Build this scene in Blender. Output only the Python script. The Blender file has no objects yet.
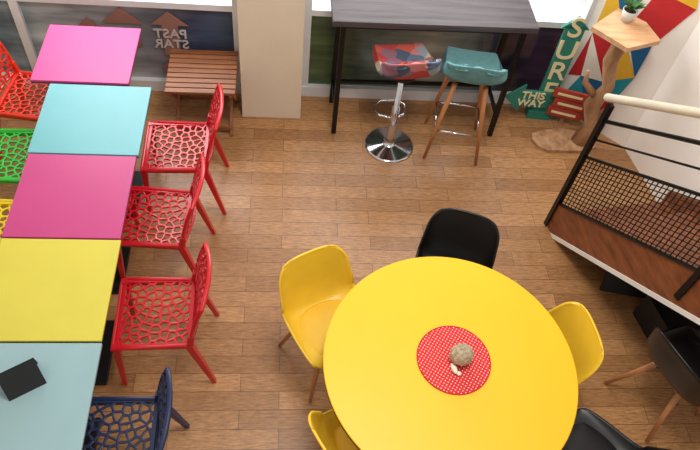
import bpy, bmesh, math, random
from mathutils import Vector, Matrix
C=bpy.context; S=C.scene
S.view_settings.view_transform='Standard'
def lin(c):
    r=[]
    for v in c:
        v/=255.0; r.append(v/12.92 if v<=.04045 else ((v+.055)/1.055)**2.4)
    return (*r,1.0)
# ---------------- materials
def mat(name,col,rough=.5,metal=0,var=.06,scale=6,bump=0,spec=.5,coat=0):
    m=bpy.data.materials.new(name); m.use_nodes=True; nt=m.node_tree; b=nt.nodes['Principled BSDF']
    c=lin(col)
    tc=nt.nodes.new('ShaderNodeTexCoord'); no=nt.nodes.new('ShaderNodeTexNoise'); no.inputs['Scale'].default_value=scale; no.inputs['Detail'].default_value=4
    nt.links.new(tc.outputs['Object'],no.inputs['Vector'])
    r=nt.nodes.new('ShaderNodeValToRGB'); r.color_ramp.elements[0].position=.3; r.color_ramp.elements[1].position=.7
    r.color_ramp.elements[0].color=(*[v*(1-var) for v in c[:3]],1); r.color_ramp.elements[1].color=(*[min(1,v*(1+var)) for v in c[:3]],1)
    nt.links.new(no.outputs['Fac'],r.inputs['Fac']); nt.links.new(r.outputs['Color'],b.inputs['Base Color'])
    b.inputs['Roughness'].default_value=rough; b.inputs['Metallic'].default_value=metal; b.inputs['Specular IOR Level'].default_value=spec
    b.inputs['Coat Weight'].default_value=coat
    if bump:
        n2=nt.nodes.new('ShaderNodeTexNoise'); n2.inputs['Scale'].default_value=scale*8
        nt.links.new(tc.outputs['Object'],n2.inputs['Vector'])
        bu=nt.nodes.new('ShaderNodeBump'); bu.inputs['Strength'].default_value=bump; bu.inputs['Distance'].default_value=.01
        nt.links.new(n2.outputs['Fac'],bu.inputs['Height']); nt.links.new(bu.outputs['Normal'],b.inputs['Normal'])
    return m
def woodmat(name,c1,c2,stretch=(2,30,30),rough=.45,spec=.5):
    m=bpy.data.materials.new(name); m.use_nodes=True; nt=m.node_tree; b=nt.nodes['Principled BSDF']
    tc=nt.nodes.new('ShaderNodeTexCoord'); mp=nt.nodes.new('ShaderNodeMapping'); mp.inputs['Scale'].default_value=stretch
    no=nt.nodes.new('ShaderNodeTexNoise'); no.inputs['Scale'].default_value=1.0; no.inputs['Detail'].default_value=6; no.inputs['Roughness'].default_value=.65
    r=nt.nodes.new('ShaderNodeValToRGB'); r.color_ramp.elements[0].position=.32; r.color_ramp.elements[1].position=.68
    r.color_ramp.elements[0].color=lin(c1); r.color_ramp.elements[1].color=lin(c2)
    nt.links.new(tc.outputs['Object'],mp.inputs['Vector']); nt.links.new(mp.outputs['Vector'],no.inputs['Vector'])
    nt.links.new(no.outputs['Fac'],r.inputs['Fac']); nt.links.new(r.outputs['Color'],b.inputs['Base Color'])
    b.inputs['Roughness'].default_value=rough; b.inputs['Specular IOR Level'].default_value=spec
    return m
def floormat():
    m=bpy.data.materials.new('vinyl_plank_floor'); m.use_nodes=True; nt=m.node_tree; b=nt.nodes['Principled BSDF']; L=nt.links.new
    tc=nt.nodes.new('ShaderNodeTexCoord')
    br=nt.nodes.new('ShaderNodeTexBrick'); br.offset=.37; br.offset_frequency=2
    br.inputs['Scale'].default_value=1; br.inputs['Brick Width'].default_value=.62; br.inputs['Row Height'].default_value=.115
    br.inputs['Mortar Size'].default_value=.002; br.inputs['Mortar Smooth'].default_value=.3; br.inputs['Bias'].default_value=0
    br.inputs['Color1'].default_value=lin((162,116,74)); br.inputs['Color2'].default_value=lin((192,143,96)); br.inputs['Mortar'].default_value=lin((112,76,48))
    L(tc.outputs['Object'],br.inputs['Vector'])
    mp=nt.nodes.new('ShaderNodeMapping'); mp.inputs['Scale'].default_value=(9,55,1)
    no=nt.nodes.new('ShaderNodeTexNoise'); no.inputs['Scale'].default_value=1.6; no.inputs['Detail'].default_value=8; no.inputs['Roughness'].default_value=.75
    L(tc.outputs['Object'],mp.inputs['Vector']); L(mp.outputs['Vector'],no.inputs['Vector'])
    r=nt.nodes.new('ShaderNodeValToRGB'); r.color_ramp.elements[0].position=.32; r.color_ramp.elements[1].position=.66
    r.color_ramp.elements[0].color=(.34,.30,.27,1); r.color_ramp.elements[1].color=(1.2,1.2,1.18,1)
    L(no.outputs['Fac'],r.inputs['Fac'])
    mx=nt.nodes.new('ShaderNodeMix'); mx.data_type='RGBA'; mx.blend_type='MULTIPLY'; mx.inputs['Factor'].default_value=.85
    L(br.outputs['Color'],mx.inputs['A']); L(r.outputs['Color'],mx.inputs['B']); L(mx.outputs['Result'],b.inputs['Base Color'])
    b.inputs['Roughness'].default_value=.33
    bu=nt.nodes.new('ShaderNodeBump'); bu.inputs['Strength'].default_value=.35; bu.inputs['Distance'].default_value=.003
    L(no.outputs['Fac'],bu.inputs['Height']); L(bu.outputs['Normal'],b.inputs['Normal'])
    return m
def rampmat(name,stops,scale=(1,1,1),rough=.12,noise=.7,nscale=2.2):  # opaque colour bands, painted in place of pane reflections and view outside
    m=bpy.data.materials.new(name); m.use_nodes=True; nt=m.node_tree; b=nt.nodes['Principled BSDF']; L=nt.links.new
    tc=nt.nodes.new('ShaderNodeTexCoord'); sx=nt.nodes.new('ShaderNodeSeparateXYZ'); L(tc.outputs['Object'],sx.inputs[0])
    no=nt.nodes.new('ShaderNodeTexNoise'); no.inputs['Scale'].default_value=nscale; no.inputs['Detail'].default_value=5; L(tc.outputs['Object'],no.inputs['Vector'])
    s5=nt.nodes.new('ShaderNodeMath'); s5.operation='SUBTRACT'; L(no.outputs['Fac'],s5.inputs[0]); s5.inputs[1].default_value=.35
    a=nt.nodes.new('ShaderNodeMath'); a.operation='MULTIPLY_ADD'; L(s5.outputs[0],a.inputs[0]); a.inputs[1].default_value=noise; L(sx.outputs['X'],a.inputs[2])
    mr=nt.nodes.new('ShaderNodeMapRange'); mr.inputs['From Min'].default_value=stops[0][0]; mr.inputs['From Max'].default_value=stops[-1][0]
    L(a.outputs[0],mr.inputs['Value'])
    r=nt.nodes.new('ShaderNodeValToRGB'); el=r.color_ramp.elements
    x0=stops[0][0]; x1=stops[-1][0]
    el[0].position=0; el[0].color=lin(stops[0][1]); el[1].position=1; el[1].color=lin(stops[-1][1])
    for x,c in stops[1:-1]:
        e=el.new((x-x0)/(x1-x0)); e.color=lin(c)
    L(mr.outputs[0],r.inputs['Fac'])
    # street view and reflections painted into the pane colour as lighter / darker streaks
    mp=nt.nodes.new('ShaderNodeMapping'); mp.inputs['Scale'].default_value=(1.2,1,7); n2=nt.nodes.new('ShaderNodeTexNoise'); n2.inputs['Scale'].default_value=1.3; n2.inputs['Detail'].default_value=3
    L(tc.outputs['Object'],mp.inputs['Vector']); L(mp.outputs['Vector'],n2.inputs['Vector'])
    r2=nt.nodes.new('ShaderNodeValToRGB'); r2.color_ramp.elements[0].position=.35; r2.color_ramp.elements[1].position=.7; r2.color_ramp.elements[0].color=(.55,.58,.6,1); r2.color_ramp.elements[1].color=(1.35,1.35,1.3,1)
    L(n2.outputs['Fac'],r2.inputs['Fac'])
    mx=nt.nodes.new('ShaderNodeMix'); mx.data_type='RGBA'; mx.blend_type='MULTIPLY'; mx.inputs['Factor'].default_value=1
    L(r.outputs['Color'],mx.inputs['A']); L(r2.outputs['Color'],mx.inputs['B']); L(mx.outputs['Result'],b.inputs['Base Color']); b.inputs['Roughness'].default_value=rough
    return m
def dotmat():
    m=bpy.data.materials.new('polka_dot_fabric'); m.use_nodes=True; nt=m.node_tree; b=nt.nodes['Principled BSDF']; L=nt.links.new
    tc=nt.nodes.new('ShaderNodeTexCoord'); mp=nt.nodes.new('ShaderNodeMapping'); mp.inputs['Scale'].default_value=(62,62,0); mp.inputs['Rotation'].default_value=(0,0,.6)
    vo=nt.nodes.new('ShaderNodeTexVoronoi'); vo.voronoi_dimensions='2D'; vo.inputs['Randomness'].default_value=0; vo.inputs['Scale'].default_value=1
    lt=nt.nodes.new('ShaderNodeMath'); lt.operation='LESS_THAN'; lt.inputs[1].default_value=.19
    mx=nt.nodes.new('ShaderNodeMix'); mx.data_type='RGBA'; mx.inputs['A'].default_value=lin((216,44,48)); mx.inputs['B'].default_value=lin((245,215,200))
    L(tc.outputs['Object'],mp.inputs['Vector']); L(mp.outputs['Vector'],vo.inputs['Vector']); L(vo.outputs['Distance'],lt.inputs[0]); L(lt.outputs[0],mx.inputs['Factor'])
    L(mx.outputs['Result'],b.inputs['Base Color']); b.inputs['Roughness'].default_value=.85
    return m
def patchmat():
    m=bpy.data.materials.new('patchwork_fabric'); m.use_nodes=True; nt=m.node_tree; b=nt.nodes['Principled BSDF']; L=nt.links.new
    tc=nt.nodes.new('ShaderNodeTexCoord'); mp=nt.nodes.new('ShaderNodeMapping'); mp.inputs['Scale'].default_value=(10,10,10); mp.inputs['Rotation'].default_value=(.3,.2,.6)
    vo=nt.nodes.new('ShaderNodeTexVoronoi'); vo.distance='CHEBYCHEV'; vo.inputs['Randomness'].default_value=.55; vo.inputs['Scale'].default_value=1
    se=nt.nodes.new('ShaderNodeSeparateColor'); r=nt.nodes.new('ShaderNodeValToRGB'); r.color_ramp.interpolation='CONSTANT'; el=r.color_ramp.elements
    cols=[(178,62,62),(92,110,135),(196,120,118),(140,150,158),(196,84,66),(74,86,108),(190,172,150),(140,96,112)]
    el[0].position=0; el[0].color=lin(cols[0]); el[1].position=.16; el[1].color=lin(cols[1])
    for i,c in enumerate(cols[2:]): e=el.new(.28+.11*i); e.color=lin(c)
    L(tc.outputs['Object'],mp.inputs['Vector']); L(mp.outputs['Vector'],vo.inputs['Vector']); L(vo.outputs['Color'],se.inputs[0]); L(se.outputs[0],r.inputs['Fac'])
    L(r.outputs['Color'],b.inputs['Base Color']); b.inputs['Roughness'].default_value=.8
    return m
M={}
M['floor']=floormat()
M['red']=mat('red_plastic',(200,20,36),.3,coat=.2); M['ored']=mat('orange_red_plastic',(222,50,28),.3,coat=.2)
M['green']=mat('green_plastic',(50,180,60),.3); M['lime']=mat('yellow_plastic_perf',(235,205,30),.3); M['navy']=mat('navy_plastic',(26,40,78),.35)
M['yshell']=mat('yellow_shell',(244,198,50),.38); M['kshell']=mat('black_shell',(18,18,20),.38)
M['ycush']=mat('yellow_cushion',(244,196,60),.55,bump=.05); M['kcush']=mat('black_cushion',(22,21,23),.5)
M['beech']=woodmat('beech',(168,104,62),(196,134,84),(20,20,3))
M['black']=mat('black_steel',(16,16,18),.4,.3); M['chrome']=mat('chrome',(215,215,220),.12,1,var=.02)
M['pinkt']=mat('magenta_laminate',(196,68,138),.42,var=.03); M['pinkt2']=mat('raspberry_laminate',(188,62,124),.42,var=.03)
M['tealt']=mat('turquoise_laminate',(106,174,182),.42,var=.03); M['limet']=mat('lime_laminate',(208,196,74),.42,var=.03); M['bluet']=mat('pale_blue_laminate',(144,176,182),.42,var=.03)
M['edge']=mat('table_edge',(66,44,36),.5)
M['ytop']=mat('yellow_laminate',(255,192,22),.42,var=.02,scale=3)
M['wall']=mat('cream_plaster',(226,212,190),.85,var=.03,bump=.1); M['wallw']=mat('white_plaster',(250,244,236),.85,var=.02,bump=.08)
M['frame']=mat('window_frame_white',(220,222,226),.4)
M['slat']=woodmat('acacia_slats',(112,62,34),(156,98,56),(3,40,40))
M['bartop']=woodmat('dark_oak_top',(58,50,52),(88,80,82),(2,30,30),.5,.3)
M['stairwood']=woodmat('stair_wood',(104,54,30),(150,88,52),(30,3,20))
M['white']=mat('white_trim',(240,236,228),.5); M['hand']=mat('cream_handrail',(246,236,212),.35)
M['tealf']=mat('teal_fabric',(100,150,154),.8,var=.1,scale=30); M['patch']=patchmat(); M['dots']=dotmat()
M['signt']=mat('sign_teal',(42,128,112),.6,var=.15); M['cream']=mat('cream_paint',(238,225,180),.6); M['signr']=mat('sign_brick',(170,62,44),.6,var=.2)
M['drift']=woodmat('driftwood',(140,98,66),(200,158,118),(12,12,3),.8); M['board']=woodmat('raw_board',(190,140,98),(226,184,142),(4,20,20),.7)
M['mr']=mat('mural_red',(196,40,44),.8); M['my']=mat('mural_yellow',(236,186,50),.8); M['mb']=mat('mural_blue',(24,100,146),.8); M['mw']=mat('mural_white',(240,236,226),.8); M['mt']=mat('mural_teal',(40,150,165),.8)
M['leaf']=mat('leaf_green',(60,110,50),.6,var=.3,scale=30); M['pot']=mat('pot_grey',(205,205,198),.5); M['soil']=mat('soil',(60,42,30),.9)
M['shell']=mat('seashell',(188,168,140),.75,var=.4,scale=60,bump=.6); M['shellw']=mat('shell_white',(240,232,215),.5)
M['pave']=mat('outdoor_paving',(240,241,245),.8,var=.08,scale=2)
M['dark']=mat('dark_storage',(24,23,26),.6,var=.3); M['sticker']=mat('sticker_brown',(152,108,98),.6); M['stickp']=mat('sticker_pale',(196,190,192),.6)
M['winL']=rampmat('window_pane_left',[(-2.6,(150,165,175)),(-2.1,(96,122,138)),(-1.7,(175,186,192)),(-1.2,(165,168,175)),(-.9,(126,126,136)),(-.6,(62,74,104)),(-.1,(60,88,104))],noise=.5)
M['winR']=rampmat('window_pane_right',[(.1,(96,100,72)),(.35,(88,112,74)),(.6,(70,88,76)),(.9,(120,134,126)),(1.25,(165,168,160)),(1.6,(108,124,128)),(1.9,(46,48,68)),(2.3,(72,44,64)),(2.6,(44,34,52))])
# ---------------- mesh builder
class B:
    def __init__(s,name,mats):
        s.bm=bmesh.new(); s.name=name; s.mats=mats
    def face(s,vs,mi=0,sm=False):
        try: f=s.bm.faces.new(vs)
        except ValueError: return
        f.material_index=mi; f.smooth=sm
    def poly(s,pts,mi=0): s.face([s.bm.verts.new(p) for p in pts],mi)
    def prism(s,loop,off,mi=0):
        off=Vector(off); a=[s.bm.verts.new(p) for p in loop]; b=[s.bm.verts.new(Vector(p)+off) for p in loop]
        s.face(a[::-1],mi); s.face(b,mi); n=len(a)
        for i in range(n): s.face([a[i],a[(i+1)%n],b[(i+1)%n],b[i]],mi)
    def box(s,c,d,mi=0,rz=0,bev=0):
        m=Matrix.Translation(c)@Matrix.Rotation(rz,4,'Z')@Matrix.Diagonal((*d,1))
        t=bmesh.new(); bmesh.ops.create_cube(t,size=1,matrix=m)
        if bev: bmesh.ops.bevel(t,geom=t.edges[:],offset=bev,segments=2,affect='EDGES',profile=.5)
        s.merge(t,mi)
    def merge(s,t,mi,sm=None):
        mp={}
        for v in t.verts: mp[v]=s.bm.verts.new(v.co)
        for f in t.faces: s.face([mp[v] for v in f.verts],mi if mi is not None else f.material_index,f.smooth if sm is None else sm)
        t.free()
    def beam(s,p,q,w,h,mi=0,side=None,w2=None,h2=None):
        p=Vector(p);q=Vector(q);d=(q-p).normalized()
        a=Vector(side) if side else (Vector((0,0,1)) if abs(d.z)<.95 else Vector((1,0,0)))
        x=d.cross(a).normalized(); y=x.cross(d).normalized()
        w2=w if w2 is None else w2; h2=h if h2 is None else h2
        A=[s.bm.verts.new(p+x*i*w/2+y*j*h/2) for i,j in((-1,-1),(1,-1),(1,1),(-1,1))]
        Bv=[s.bm.verts.new(q+x*i*w2/2+y*j*h2/2) for i,j in((-1,-1),(1,-1),(1,1),(-1,1))]
        s.face(A[::-1],mi); s.face(Bv,mi)
        for i in range(4): s.face([A[i],A[(i+1)%4],Bv[(i+1)%4],Bv[i]],mi)
    def tube(s,pts,r,mi=0,seg=10,closed=False):
        pts=[Vector(p) for p in pts]; n=len(pts); rs=r if isinstance(r,(list,tuple)) else [r]*n
        rings=[]; ref=None
        for i,p in enumerate(pts):
            if closed: d=(pts[(i+1)%n]-pts[i-1]).normalized()
            else: d=(pts[min(i+1,n-1)]-pts[max(i-1,0)]).normalized()
            if ref is None: ref=Vector((0,0,1)) if abs(d.z)<.9 else Vector((1,0,0))
            x=d.cross(ref).normalized(); y=x.cross(d).normalized(); ref=y
            rings.append([s.bm.verts.new(p+(x*math.cos(t)+y*math.sin(t))*rs[i]) for t in [2*math.pi*k/seg for k in range(seg)]])
        m=n if closed else n-1
        for i in range(m):
            a=rings[i];b=rings[(i+1)%n]
            for k in range(seg): s.face([a[k],a[(k+1)%seg],b[(k+1)%seg],b[k]],mi,True)
        if not closed: s.face(rings[0][::-1],mi); s.face(rings[-1],mi)
    def lathe(s,prof,c=(0,0,0),mi=0,seg=48,sm=True):
        c=Vector(c); rings=[]
        for r,z in prof:
            if r<1e-6: rings.append([s.bm.verts.new(c+Vector((0,0,z)))])
            else: rings.append([s.bm.verts.new(c+Vector((r*math.cos(2*math.pi*k/seg),r*math.sin(2*math.pi*k/seg),z))) for k in range(seg)])
        for a,b in zip(rings,rings[1:]):
            for k in range(seg):
                k2=(k+1)%seg
                if len(a)==1 and len(b)==1: continue
                if len(a)==1: s.face([a[0],b[k2],b[k]],mi,sm)
                elif len(b)==1: s.face([a[k],a[k2],b[0]],mi,sm)
                else: s.face([a[k],a[k2],b[k2],b[k]],mi,sm)
    def sheet(s,f,nu,nv,th,mi=0,mi2=None):
        P=[[f(i/nu,j/nv) for j in range(nv+1)] for i in range(nu+1)]
        e=1e-3
        def nrm(u,v):
            a=f(min(1,u+e),v)-f(max(0,u-e),v); b=f(u,min(1,v+e))-f(u,max(0,v-e)); return a.cross(b).normalized()
        T=[[s.bm.verts.new(P[i][j]) for j in range(nv+1)] for i in range(nu+1)]
        U=[[s.bm.verts.new(P[i][j]-nrm(i/nu,j/nv)*th) for j in range(nv+1)] for i in range(nu+1)]
        mi2=mi if mi2 is None else mi2
        for i in range(nu):
            for j in range(nv):
                s.face([T[i][j],T[i+1][j],T[i+1][j+1],T[i][j+1]],mi,True); s.face([U[i][j+1],U[i+1][j+1],U[i+1][j],U[i][j]],mi2,True)
        for i in range(nu):
            s.face([T[i][0],U[i][0],U[i+1][0],T[i+1][0]],mi2,True); s.face([T[i+1][nv],U[i+1][nv],U[i][nv],T[i][nv]],mi2,True)
        for j in range(nv):
            s.face([T[0][j+1],U[0][j+1],U[0][j],T[0][j]],mi2,True); s.face([T[nu][j],U[nu][j],U[nu][j+1],T[nu][j+1]],mi2,True)
    def done(s,loc=(0,0,0),rz=0,bevel=0):
        me=bpy.data.meshes.new(s.name); bmesh.ops.recalc_face_normals(s.bm,faces=s.bm.faces[:]); s.bm.to_mesh(me); s.bm.free()
        for m in s.mats: me.materials.append(m)
        o=bpy.data.objects.new(s.name,me); C.collection.objects.link(o); o.location=loc; o.rotation_euler=(0,0,rz)
        if bevel:
            b=o.modifiers.new('bevel','BEVEL'); b.width=bevel; b.segments=2; b.limit_method='ANGLE'; b.angle_limit=.7
        return o
def dup(o,loc,rz=0,mats=None):
    n=o.copy(); 
    if mats:
        n.data=o.data.copy()
        for i,m in enumerate(mats): n.data.materials[i]=m
    n.location=loc; n.rotation_euler=(0,0,rz); C.collection.objects.link(n); return n
def face(fx,fy): return math.atan2(-fx,fy)
# ---------------- perforated chair
def voro(W,D,nx,ny,seed):
    rnd=random.Random(seed); sd=[]
    for i in range(nx):
        for j in range(ny):
            sd.append(Vector(((i+.5+rnd.uniform(-.36,.36)+(.25 if j%2 else -.25))*W/nx,(j+.5+rnd.uniform(-.36,.36))*D/ny)))
    cells=[]
    for a in sd:
        poly=[Vector((0,0)),Vector((W,0)),Vector((W,D)),Vector((0,D))]
        for b in sd:
            if b is a or (b-a).length>.3: continue
            m=(a+b)/2; n=b-a; out=[]
            for i in range(len(poly)):
                p=poly[i];q=poly[(i+1)%len(poly)]; dp=(p-m).dot(n); dq=(q-m).dot(n)
                if dp<=0: out.append(p)
                if dp*dq<0: out.append(p+(q-p)*(dp/(dp-dq)))
            poly=out
            if not poly: break
        if len(poly)>2: cells.append(poly)
    return cells
def perf(b,W,D,nx,ny,seed,fn,strut,th,mi=0):
    t=bmesh.new()
    for poly in voro(W,D,nx,ny,seed):
        pts=[]
        n=len(poly)
        for i in range(n):
            p=poly[i];q=poly[(i+1)%n]
            if (q-p).length<1e-5: continue
            pts.append((p,True)); pts.append(((p+q)/2,False))
        c=sum((p for p,_ in pts),Vector((0,0)))/len(pts)
        rm=sum((p-c).length for p,_ in pts)/len(pts)
        O=[];I=[]
        for p,k in pts:
            d=(p-c); L=d.length; r=max(L-strut*(1.35 if k else 1),L*.25)
            if k: r=min(r,rm*1.15)
            q=c+d.normalized()*r
            O.append(t.verts.new(fn(p.x,p.y))); I.append(t.verts.new(fn(q.x,q.y)))
        n=len(O)
        for i in range(n):
            f=t.faces.new([O[i],O[(i+1)%n],I[(i+1)%n],I[i]]); f.smooth=True
    bmesh.ops.remove_doubles(t,verts=t.verts[:],dist=2e-4)
    bmesh.ops.recalc_face_normals(t,faces=t.faces[:])
    bmesh.ops.solidify(t,geom=t.faces[:],thickness=th)
    b.merge(t,mi,True)
def perf_chair(name,m,seed):
    b=B(name,[m]); W=.43; D=.42
    def seat(x,y):
        u=(x/W-.5)*2; v=(y/D-.5)*2
        return Vector(((x-W/2)*(1+.03*v),y-D/2,.452-.014*(1-u*u)*(1-v*v*.5)-.012*max(0,v)**3))
    def back(x,h):
        u=(x/W-.5)*2
        return Vector(((x-W/2)*(.94+.05*math.sin(h*8)),-.205-.03*(1-u*u)-.30*h*h-.12*h,.47+h-.025*u*u*(h/.38)))
    perf(b,W,D,9,9,seed,seat,.0060,.012); perf(b,W,.37,9,8,seed+5,back,.0060,.012)
    def path(fn,W,D,n=10):
        P=[fn(W*i/n,0) for i in range(n)]+[fn(W,D*i/n) for i in range(n)]+[fn(W-W*i/n,D) for i in range(n)]+[fn(0,D-D*i/n) for i in range(n)]
        return P
    b.tube(path(seat,W,D),.0115,0,8,True); b.tube(path(back,W,.37),.0115,0,8,True)
    for s in(-1,1):
        b.beam((s*.205,.19,.45),(s*.222,.215,0),.040,.034,0,w2=.024,h2=.022)
        b.beam((s*.205,-.19,.46),(s*.225,-.30,0),.042,.036,0,w2=.024,h2=.022)
        b.beam((s*.205,-.19,.42),(s*.203,-.215,.54),.034,.032,0)
        b.beam((s*.205,.19,.435),(s*.205,-.19,.435),.022,.035,0)
    b.beam((-.205,.19,.43),(.205,.19,.43),.018,.03,0); b.beam((-.205,-.195,.44),(.205,-.195,.44),.022,.05,0)
    return b.done(bevel=.004)
LFT=face(-1,0); RGT=face(1,0)
c0=perf_chair('perforated_dining_chair',M['red'],3); c0.location=(-.71,3.16,0); c0.rotation_euler=(0,0,LFT+.02)
dup(c0,(-.78,2.56,0),LFT-.06); dup(c0,(-.69,1.89,0),LFT+.03)
dup(c0,(-.81,1.17,0),LFT+.02,[M['navy']])
dup(c0,(-1.72,3.60,0),RGT-.12,[M['ored']]); dup(c0,(-1.76,3.04,0),RGT,[M['green']]); dup(c0,(-1.82,2.44,0),RGT,[M['lime']])
# ---------------- shell chairs
def cat(P,t):
    n=len(P)-1; x=min(max(t,0),1)*n; i=min(int(x),n-1); f=x-i
    p0=P[max(i-1,0)];p1=P[i];p2=P[i+1];p3=P[min(i+2,n)]
    return tuple(.5*((2*b)+(-a+c)*f+(2*a-5*b+4*c-d)*f*f+(-a+3*b-3*c+d)*f**3) for a,b,c,d in zip(p0,p1,p2,p3))
SH=[(.225,.425,.150,.01,0),(.20,.45,.205,.02,0),(.08,.447,.225,.045,0),(-.06,.44,.230,.07,.0),(-.155,.455,.230,.085,.03),(-.205,.53,.228,.05,.075),(-.235,.63,.222,.015,.07),(-.258,.73,.210,0,.05),(-.275,.795,.175,-.01,.03),(-.277,.812,.13,-.012,.02)]
def shell_chair(name,ms):
    b=B(name,ms)
    def f(u,v):
        y,z,w,r,fw=cat(SH,v); a=(u-.5)*2
        return Vector((math.sin(a*math.pi/2*.92)/math.sin(math.pi/2*.92)*w,y+fw*abs(a)**2.6,z+r*abs(a)**2.6))
    b.sheet(f,20,36,.012,0)
    def cu(u,v):
        a=(u-.5)*2; k=(v-.5)*2
        x=a*math.sqrt(1-k*k*.42)*.185; y=k*math.sqrt(1-a*a*.42)*.175+.03
        return Vector((x,y,.455+.03*(1-max(abs(a),abs(k))**4)))
    b.sheet(cu,16,16,.02,1)
    b.box((0,0,.425),(.20,.22,.02),3)
    for sx in(-1,1):
        for sy in(-1,1):
            b.tube([(sx*.09,sy*.10,.435),(sx*.20,sy*.205,0)],[.019,.011],2,10)
    b.tube([(-.12,-.12,.36),(.12,.12,.36)],.006,3,6); b.tube([(.12,-.12,.36),(-.12,.12,.36)],.006,3,6)
    return b.done()
y0=shell_chair('shell_dining_chair',[M['yshell'],M['ycush'],M['beech'],M['black']]); y0.location=(.27,1.82,0); y0.rotation_euler=(0,0,face(.45,-.89))
K=[M['kshell'],M['kcush'],M['beech'],M['black']]
dup(y0,(1.375,1.57,0),face(-1,-.12)); dup(y0,(.44,1.13,0),face(.85,.52))
k0=dup(y0,(1.00,2.10,0),face(-.32,-.95),K); dup(k0,(1.60,1.02,0),face(-.55,.7)); dup(k0,(2.31,1.54,0),face(.92,.38))
# ---------------- square tables
def sq_table(name,m,loc,w,d):
    b=B(name,[m,M['edge'],M['black']])
    b.box((0,0,.741),(w,d,.018),0,bev=.003); b.box((0,0,.727),(w-.004,d-.004,.01),1)
    b.box((0,0,.70),(.36,.36,.02),2); b.tube([(0,0,.03),(0,0,.70)],.032,2,16)
    b.box((0,0,.015),(.36,.42,.022),2,bev=.006)
    return b.done(loc)
sq_table('square_cafe_table',M['pinkt'],(-1.325,3.708,0),.62,.578)
sq_table('square_cafe_table',M['tealt'],(-1.185,3.092,0),.64,.604)
sq_table('square_cafe_table',M['pinkt2'],(-1.185,2.478,0),.62,.605)
sq_table('square_cafe_table',M['limet'],(-1.18,1.862,0),.62,.608)
sq_table('square_cafe_table',M['bluet'],(-1.175,1.243,0),.62,.608)
b=B('tent_card_sign',[M['dark']]); 
b.prism([(-.085,-.075,0),(.085,-.075,0),(.085,-.0,.13),(-.085,0,.13)],(0,.004,.0)); b.prism([(-.085,.045,0),(.085,.045,0),(.085,.0,.13),(-.085,0,.13)],(0,.004,.0))
b.done((-1.19,1.36,.75),.55)
# ---------------- round table
b=B('round_table',[M['ytop'],M['edge'],M['black']])
R=.648
b.lathe([(0,.75),(R-.004,.75),(R,.747)],(0,0,0),0,96,False); b.lathe([(R,.747),(R,.724),(R-.004,.721),(0,.721)],(0,0,0),1,96,False)
b.tube([(0,0,.03),(0,0,.724)],.045,2,20); b.lathe([(0,.0),(.30,.0),(.30,.012),(.08,.035),(0,.035)],(0,0,0),2,48)
b.lathe([(0,.70),(.2,.70),(.2,.722),(0,.722)],(0,0,0),2,32)
b.done((.862,1.438,0))
b=B('polka_dot_placemat',[M['dots'],M['mr']]); b.lathe([(0,.004),(.185,.004),(.190,.002),(.190,0),(0,0)],mi=0,seg=64,sm=False)
b.tube([(.188*math.cos(t*math.pi/24),.188*math.sin(t*math.pi/24),.003) for t in range(48)],.003,1,6,True)
b.done((.877,1.455,.7505))
b=B('seashell_ornament',[M['shell'],M['shellw']])
def sph(b,c,r,mi,sq=(1,1,1),seg=24,wob=0):
    t=bmesh.new(); bmesh.ops.create_uvsphere(t,u_segments=seg,v_segments=seg//2,radius=1)
    for v in t.verts:
        k=1+wob*math.sin(9*math.atan2(v.co.y,v.co.x))
        v.co=Vector((c[0]+v.co.x*r*sq[0]*k,c[1]+v.co.y*r*sq[1]*k,c[2]+v.co.z*r*sq[2]))
    b.merge(t,mi,True)
sph(b,(0,0,.052),.056,0,(1.12,1,.92),40,.04)
for i in range(14):
    a=i*.62; r=.036-.0024*i; b.tube([(-.008+r*math.cos(a+k*.16),r*math.sin(a+k*.16),.086+.0014*i) for k in range(5)],.005,0,6)
sph(b,(-.055,-.045,.016),.018,1,(.8,1.7,.8)); sph(b,(-.04,-.075,.010),.012,1,(1,1,.8))
b.done((.905,1.455,.7555),.3)
# ---------------- slatted folding table
b=B('slatted_folding_table',[M['slat']])
for i in range(9): b.box((0,-.215+i*.0537,.46),(.50,.044,.018),0,bev=.003)
for s in(-1,1):
    b.beam((s*.215,-.235,.44),(s*.215,.235,.44),.022,.03,0)
    b.beam((s*.225,-.21,.445),(s*.225,.20,.0),.022,.032,0); b.beam((s*.20,.21,.445),(s*.20,-.20,.0),.022,.032,0)
b.beam((-.225,.17,.05),(.225,.17,.05),.02,.03,0); b.beam((-.2,-.17,.05),(.2,-.17,.05),.02,.03,0)
b.done((-.605,3.905,0),.01)
# ---------------- bar table
b=B('high_bar_table',[M['bartop'],M['black']])
b.box((0,0,1.03),(1.44,.40,.045),0,bev=.004)
for s in(-1,1):
    b.beam((s*.64,-.15,1.01),(s*.64,-.19,0),.035,.035,1); b.beam((s*.64,.15,1.01),(s*.64,.165,0),.035,.035,1)
    b.beam((s*.64,-.16,.99),(s*.64,.16,.99),.03,.03,1); b.beam((s*.64,-.175,.22),(s*.64,.165,.22),.025,.025,1)
b.beam((-.64,.165,.22),(.64,.165,.22),.025,.025,1); b.beam((-.64,.15,.99),(.64,.15,.99),.03,.03,1); b.beam((-.64,-.15,.99),(.64,-.15,.99),.03,.03,1)
b.done((1.03,3.985,0),.02)
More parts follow.
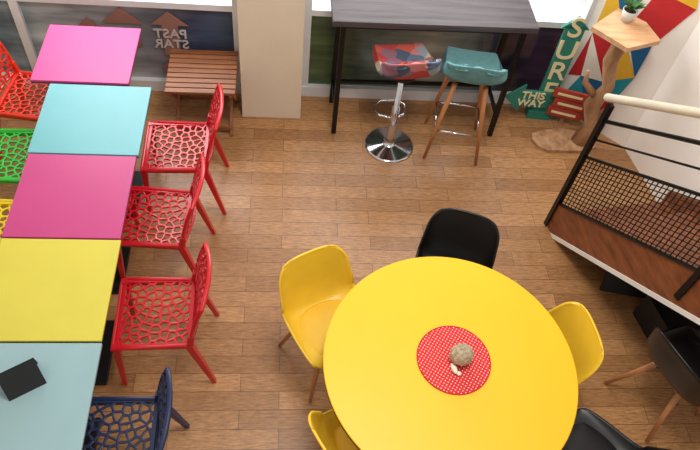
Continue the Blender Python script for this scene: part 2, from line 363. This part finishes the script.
# ---------------- stools
ST=[(.20,.0,.13,.0,0),(.19,.03,.18,.01,0),(.05,.035,.205,.03,0),(-.09,.035,.21,.05,.0),(-.165,.06,.21,.07,.03),(-.195,.13,.20,.05,.08),(-.21,.20,.185,.0,.07),(-.215,.235,.14,-.02,.04),(-.213,.242,.09,-.02,.03)]
def bucket(b,z,mi,mi2,tr=1.0,bk=1.0):
    def f(u,v):
        y,zz,w,r,fw=cat(ST,v); a=(u-.5)*2
        return Vector((math.sin(a*math.pi/2*.92)/math.sin(math.pi/2*.92)*w*tr,y+fw*abs(a)**2.4,z+(zz+r*abs(a)**2.4)*bk))
    b.sheet(f,18,30,.035,mi,mi2)
b=B('patchwork_bar_stool',[M['patch'],M['patch'],M['chrome'],M['black']])
bucket(b,.76,0,1,1.05,.95)
b.lathe([(0,0),(.195,0),(.195,.008),(.18,.016),(.06,.03),(.035,.05),(.032,.06),(.032,.42),(.022,.425),(.022,.76),(0,.76)],mi=2,seg=48)
b.lathe([(0,.72),(.10,.72),(.10,.76),(0,.76)],mi=3,seg=24)
b.tube([(.03,.0,.30),(.10,.05,.28),(.13,.16,.27),(.06,.22,.27),(-.06,.22,.27),(-.13,.16,.27),(-.10,.05,.28),(-.03,0,.30)],.009,2,8)
b.done((.83,3.66,0),.15)
b=B('upholstered_bar_stool',[M['tealf'],M['tealf'],M['beech'],M['chrome']])
bucket(b,.70,0,1,1.08,1.0)
for sx in(-1,1):
    for sy in(-1,1):
        b.tube([(sx*.11,sy*.11,.70),(sx*.205,sy*.20,0)],[.020,.012],2,10)
q=[(-.165,-.162,.27),(.165,-.162,.27),(.165,.162,.27),(-.165,.162,.27)]
for i in range(4): b.tube([q[i],q[(i+1)%4]],.008,3,8)
b.done((1.33,3.70,0),-.15)
# ---------------- room
st=Vector((.16,-.987,0)).normalized(); sr=Vector((-st.y,st.x,0))
b=B('floor',[M['floor']]); b.poly([(-3,-1.2,0),(3.6,-1.2,0),(3.6,4.3,0),(-3,4.3,0)]); b.done()
b=B('ground_outside',[M['pave']]); b.poly([(-8,4.32,-.02),(8,4.32,-.02),(8,14,-.02),(-8,14,-.02)]); b.done()
b=B('wall_pillar',[M['wall']]); b.box((-.10,4.11,1.6),(.46,.38,3.2),0,bev=.004); b.done()
b=B('wall_back',[M['wall']]); b.box((.2,4.26,2.9),(6.6,.12,.7)); b.box((-2.8,4.26,1.3),(.4,.12,2.6)); b.box((2.42,4.27,1.3),(.2,.1,2.6)); b.done()
b=B('wall_left',[M['wall']]); b.box((-3.05,1.5,1.6),(.1,5.6,3.2)); b.done()
b=B('wall_right_diagonal',[M['wallw']])
A0=Vector((2.3,4.2,0)); A1=Vector((2.80,3.72,0)); dr=A1-A0; Ld=dr.length; dr.normalize(); nr=Vector((dr.y,-dr.x,0)); 
if nr.y>0: nr=-nr
b.prism([A0,A1,A1-nr*.1,A0-nr*.1],(0,0,3.2)); b.done()
b=B('wall_right',[M['wallw']]); A2=A1+st*4.9; b.prism([A1,A2,A2+sr*.1,A1+sr*.1],(0,0,3.2)); b.done()
def win(name,x0,x1,glm,mull):
    b=B(name,[M['frame'],glm])
    y=4.235
    b.box(((x0+x1)/2,y,.05),(x1-x0,.09,.10),0); b.box(((x0+x1)/2,y,.80),(x1-x0,.06,.05),0); b.box(((x0+x1)/2,y,2.52),(x1-x0,.07,.07),0)
    for x in mull: b.box((x,y,1.28),(.06,.07,2.5),0)
    b.box(((x0+x1)/2,y+.005,.44),(x1-x0,.012,.70),1)
    return b.done()
win('window_1',-2.6,-.33,M['winL'],[-2.57,-1.93,-.36]); win('window_2',.13,2.32,M['winR'],[.16,2.29])
b=B('window_sticker_graphic',[M['sticker'],M['stickp']])
def flat(pts,mi,y=4.219,dy=.003): b.prism([(x,y,z) for x,z in pts],(0,dy,0),mi)
def dia(cx,cz,r,mi): flat([(cx-r,cz),(cx,cz-r),(cx+r,cz),(cx,cz+r)],mi)
flat([(-1.0,.62),(-.86,.74),(-.72,.62),(-.80,.62),(-.80,.34),(-.92,.34),(-.92,.62)],0)
dia(-.86,.22,.11,0); flat([(-1.35,.62),(-1.2,.76),(-1.05,.62)],0); flat([(-1.6,.5),(-1.45,.66),(-1.3,.5),(-1.45,.34)],0); dia(-1.2,.45,.13,0)
stk=b.done()
def text(name,s,m,size,loc,rot,mir=False,ext=.003,parent=None):
    cu=bpy.data.curves.new(name,'FONT'); cu.body=s; cu.size=size; cu.extrude=ext; cu.align_x='CENTER'; cu.align_y='CENTER'; cu.space_line=.85; cu.offset=.002
    cu.materials.append(m); o=bpy.data.objects.new(name,cu); C.collection.objects.link(o); o.location=loc; o.rotation_euler=rot
    if mir: o.scale=(-1,1,1)
    if parent: o.parent=parent
    return o
text('lettering','PAST\nSTAR',M['stickp'],.11,(-.86,4.212,.50),(math.pi/2,0,0),True,.002,stk)
# mural triangles on diagonal wall
b=B('wall_mural',[M['mr'],M['my'],M['mb'],M['mw'],M['mt']])
def W(t,z): return A0+dr*t+nr*.003+Vector((0,0,z))
def tri(p,mi): b.prism([W(*q) for q in p],nr*.002,mi)
tri([(.33,.02),(.30,.45),(.12,.40)],2); tri([(.33,.02),(.30,.45),(.45,.36)],0); tri([(.30,.45),(.45,.36),(.50,.62)],4)
tri([(.30,.45),(.50,.62),(.25,.92)],1); tri([(.30,.45),(.25,.92),(.06,.78)],0); tri([(.12,.40),(.30,.45),(.06,.78)],3)
tri([(.33,.02),(.12,.40),(.02,.05)],4); tri([(.06,.78),(.25,.92),(.05,1.25)],1); tri([(.25,.92),(.05,1.25),(.30,1.3)],2)
tri([(.28,.95),(.50,.62),(.50,.92)],2); tri([(.28,.95),(.50,.92),(.36,1.3)],0); tri([(.50,.92),(.36,1.3),(.64,1.3)],0); tri([(.12,.40),(.02,.35),(.06,.78)],0)
tri([(.05,1.25),(.30,1.3),(.1,1.7)],0); tri([(.30,1.3),(.64,1.3),(.5,1.7)],1)
b.done()
# ---------------- surf signs
b=B('surf_arrow_sign',[M['signt'],M['cream']])
b.box((0,0,.50),(.15,.025,.86),0,bev=.004)
b.prism([(-.105,-.0125,.9),(.105,-.0125,.9),(0,-.0125,1.0)],(0,.025,0),0)
ar=[(-.34,.22),(-.20,.36),(-.20,.30),(.02,.30),(.02,.14),(-.20,.14),(-.20,.08)]
b.prism([(x,-.04,z) for x,z in ar],(0,.02,0),0)
b.box((0,.02,.04),(.20,.10,.08),0)
o=b.done((2.13,4.04,0),-.08)
text('letters_surf','S\nU\nR\nF',M['cream'],.24,(0,-.016,.60),(math.pi/2,0,0),parent=o)
text('letters_this_way','THIS\nWAY',M['cream'],.095,(-.12,-.045,.22),(math.pi/2,0,0),parent=o)
b=B('stacked_arrow_signs',[M['signr'],M['cream'],M['drift']])
for i,(z,dx) in enumerate([(.13,0.0),(.225,.02),(.32,-.01)]):
    b.prism([(-.15+dx,-.01,z-.042),(.11+dx,-.01,z-.042),(.17+dx,-.01,z),(.11+dx,-.01,z+.042),(-.15+dx,-.01,z+.042)],(0,.02,0),0)
    b.box((dx-.015,-.013,z),(.20,.004,.022),1)
b.box((0,.02,.17),(.03,.02,.34),2)
b.done((2.31,3.955,0),-.3)
# ---------------- driftwood plant stand
b=B('driftwood_plant_stand',[M['drift'],M['board']])
def blob(c,rx,ry,n,seed,rz=0):
    r=random.Random(seed); return [(c[0]+rx*(1+r.uniform(-.12,.12))*math.cos(2*math.pi*i/n+rz),c[1]+ry*(1+r.uniform(-.12,.12))*math.sin(2*math.pi*i/n+rz),c[2]) for i in range(n)]
b.prism(blob((-.06,0,0),.29,.13,12,4),(0,0,.03),0)
b.prism([(-.24,.02,1.08),(-.05,-.20,1.08),(.22,-.10,1.08),(.18,.10,1.08),(.02,.25,1.08)],(0,0,.035),1)
b.tube([(.08,0,.02),(.11,.02,.2),(.03,.0,.42),(.07,-.02,.62),(.0,0,.85),(.02,0,1.09)],[.075,.05,.065,.045,.055,.06],0,10)
b.tube([(.10,.02,.22),(.17,.0,.36),(.17,-.02,.52)],[.035,.028,.012],0,8); b.tube([(.03,.0,.5),(-.10,.02,.62),(-.13,.0,.75)],[.032,.024,.01],0,8)
b.done((2.34,3.75,0))
b=B('potted_plant',[M['pot'],M['soil'],M['leaf']])
b.lathe([(0,0),(.038,0),(.052,.085),(.046,.085),(.042,.075)],mi=0,seg=24); b.lathe([(0,.074),(.044,.074)],mi=1,seg=24)
r=random.Random(2)
for i in range(26):
    a=r.uniform(0,6.28); e=r.uniform(.3,1); l=r.uniform(.07,.13); p=Vector((0,0,.07)); d=Vector((math.cos(a)*e,math.sin(a)*e,1.1)).normalized()
    sd=Vector((-math.sin(a),math.cos(a),0))*.013; m=p+d*l*.6; tip=p+d*l+Vector((math.cos(a),math.sin(a),-.3))*.03
    b.face([b.bm.verts.new(q) for q in (p,m-sd,tip,m+sd)],2)
b.done((2.37,3.86,1.116))
# ---------------- stairs
sl=.745
P0=Vector((1.95,2.90,0)); Wd=.90; N=14; run=.235; rise=run*sl
def SP(s,z,w=0): return P0+st*s+sr*w+Vector((0,0,z))
b=B('staircase',[M['stairwood'],M['white'],M['dark']])
for i in range(N):
    z=rise*(i+1); s=.06+run*i
    b.prism([SP(s-.02,z-.03,.03),SP(s+run+.01,z-.03,.03),SP(s+run+.01,z-.03,Wd),SP(s-.02,z-.03,Wd)],(0,0,.03),0)
    b.prism([SP(s,z-rise,.03),SP(s+.012,z-rise,.03),SP(s+.012,z-rise,Wd),SP(s,z-rise,Wd)],(0,0,rise-.03),2)
Ls=N*run+.06
for w in(0,Wd):
    b.prism([SP(0,0,w),SP(.0,.24,w),SP(Ls,.24+Ls*sl,w),SP(Ls,-.06+Ls*sl,w),SP(.08,0,w)],sr*.03,0)
    b.prism([SP(.08,0,w-.004),SP(Ls,-.06+Ls*sl,w-.004),SP(Ls,-.10+Ls*sl,w-.004),SP(.134,0,w-.004)],sr*.038,1)
stair=b.done()
b=B('stair_railing',[M['black'],M['hand']])
def rail(h,r,mi=0,s0=0,s1=Ls): b.tube([SP(s0,h+s0*sl),SP(s1,h+s1*sl)],r,mi,8)
for s in [0.0,1.15,2.3,Ls-.02]: b.beam(SP(s,s*sl),SP(s,s*sl+1.19),.035,.035,0,side=sr)
rail(.25,.013); rail(.74,.011); rail(1.06,.013); rail(.90,.007)
rail(1.24,.026,1,-.06)
h0=.25; h1=.74; gs=.034
s=gs
while s<Ls: b.beam(SP(s,h0+s*sl),SP(s,h1+s*sl),.005,.005); s+=gs
for i in range(1,13):
    h=h0+(h1-h0)*i/13; b.beam(SP(0,h),SP(Ls,h+Ls*sl),.005,.005)
rl=b.done(); rl.parent=stair
b=B('storage_crate',[M['dark']]); 
b.box((0,0,.01),(.42,.3,.02)); 
for s in(-1,1): b.box((s*.205,0,.13),(.012,.3,.22)); b.box((0,s*.145,.13),(.42,.012,.22))
b.box((0,0,.2),(.38,.27,.012)); b.done((2.62,2.05,0),.2)
b=B('leaning_board',[M['dark']]); b.prism([(0,0,0),(.45,0,0),(.45,.10,.3),(0,.10,.3)],(0,.02,0)); b.done((2.2,2.33,0),-.2)
# ---------------- light
w=bpy.data.worlds.new('w'); S.world=w; w.use_nodes=True; bg=w.node_tree.nodes['Background']; bg.inputs[0].default_value=(1,.96,.91,1); bg.inputs[1].default_value=.66
def area(name,loc,tgt,sx,sy,e,col=(1,.95,.87)):
    l=bpy.data.lights.new(name,'AREA'); l.shape='RECTANGLE'; l.size=sx; l.size_y=sy; l.energy=e; l.color=col
    o=bpy.data.objects.new(name,l); C.collection.objects.link(o); o.location=loc; o.rotation_euler=(Vector(tgt)-Vector(loc)).to_track_quat('-Z','Y').to_euler()
area('added_overhead_softlight',(.6,1.9,5.0),(.4,1.9,0),1.3,1.0,108)  # area lamp added above the open room for soft shadows
area('window_daylight',(0,5.2,2.6),(0,2.5,.3),4.5,1.6,165,(.97,.98,1))
# ---------------- camera
n=Vector((-77,504,668)).normalized(); d=Vector((-52,-886,668)); d=(d-n*d.dot(n)).normalized(); wv=n.cross(d)
R3=Matrix(((wv.x,-wv.y,-wv.z),(d.x,-d.y,-d.z),(-n.x,n.y,n.z)))
cam=bpy.data.cameras.new('camera'); co=bpy.data.objects.new('camera',cam); C.collection.objects.link(co)
cam.sensor_width=36; cam.lens=668/700*36; cam.clip_start=.05
co.matrix_world=Matrix.Translation((0,0,3.8))@R3.to_4x4(); S.camera=co
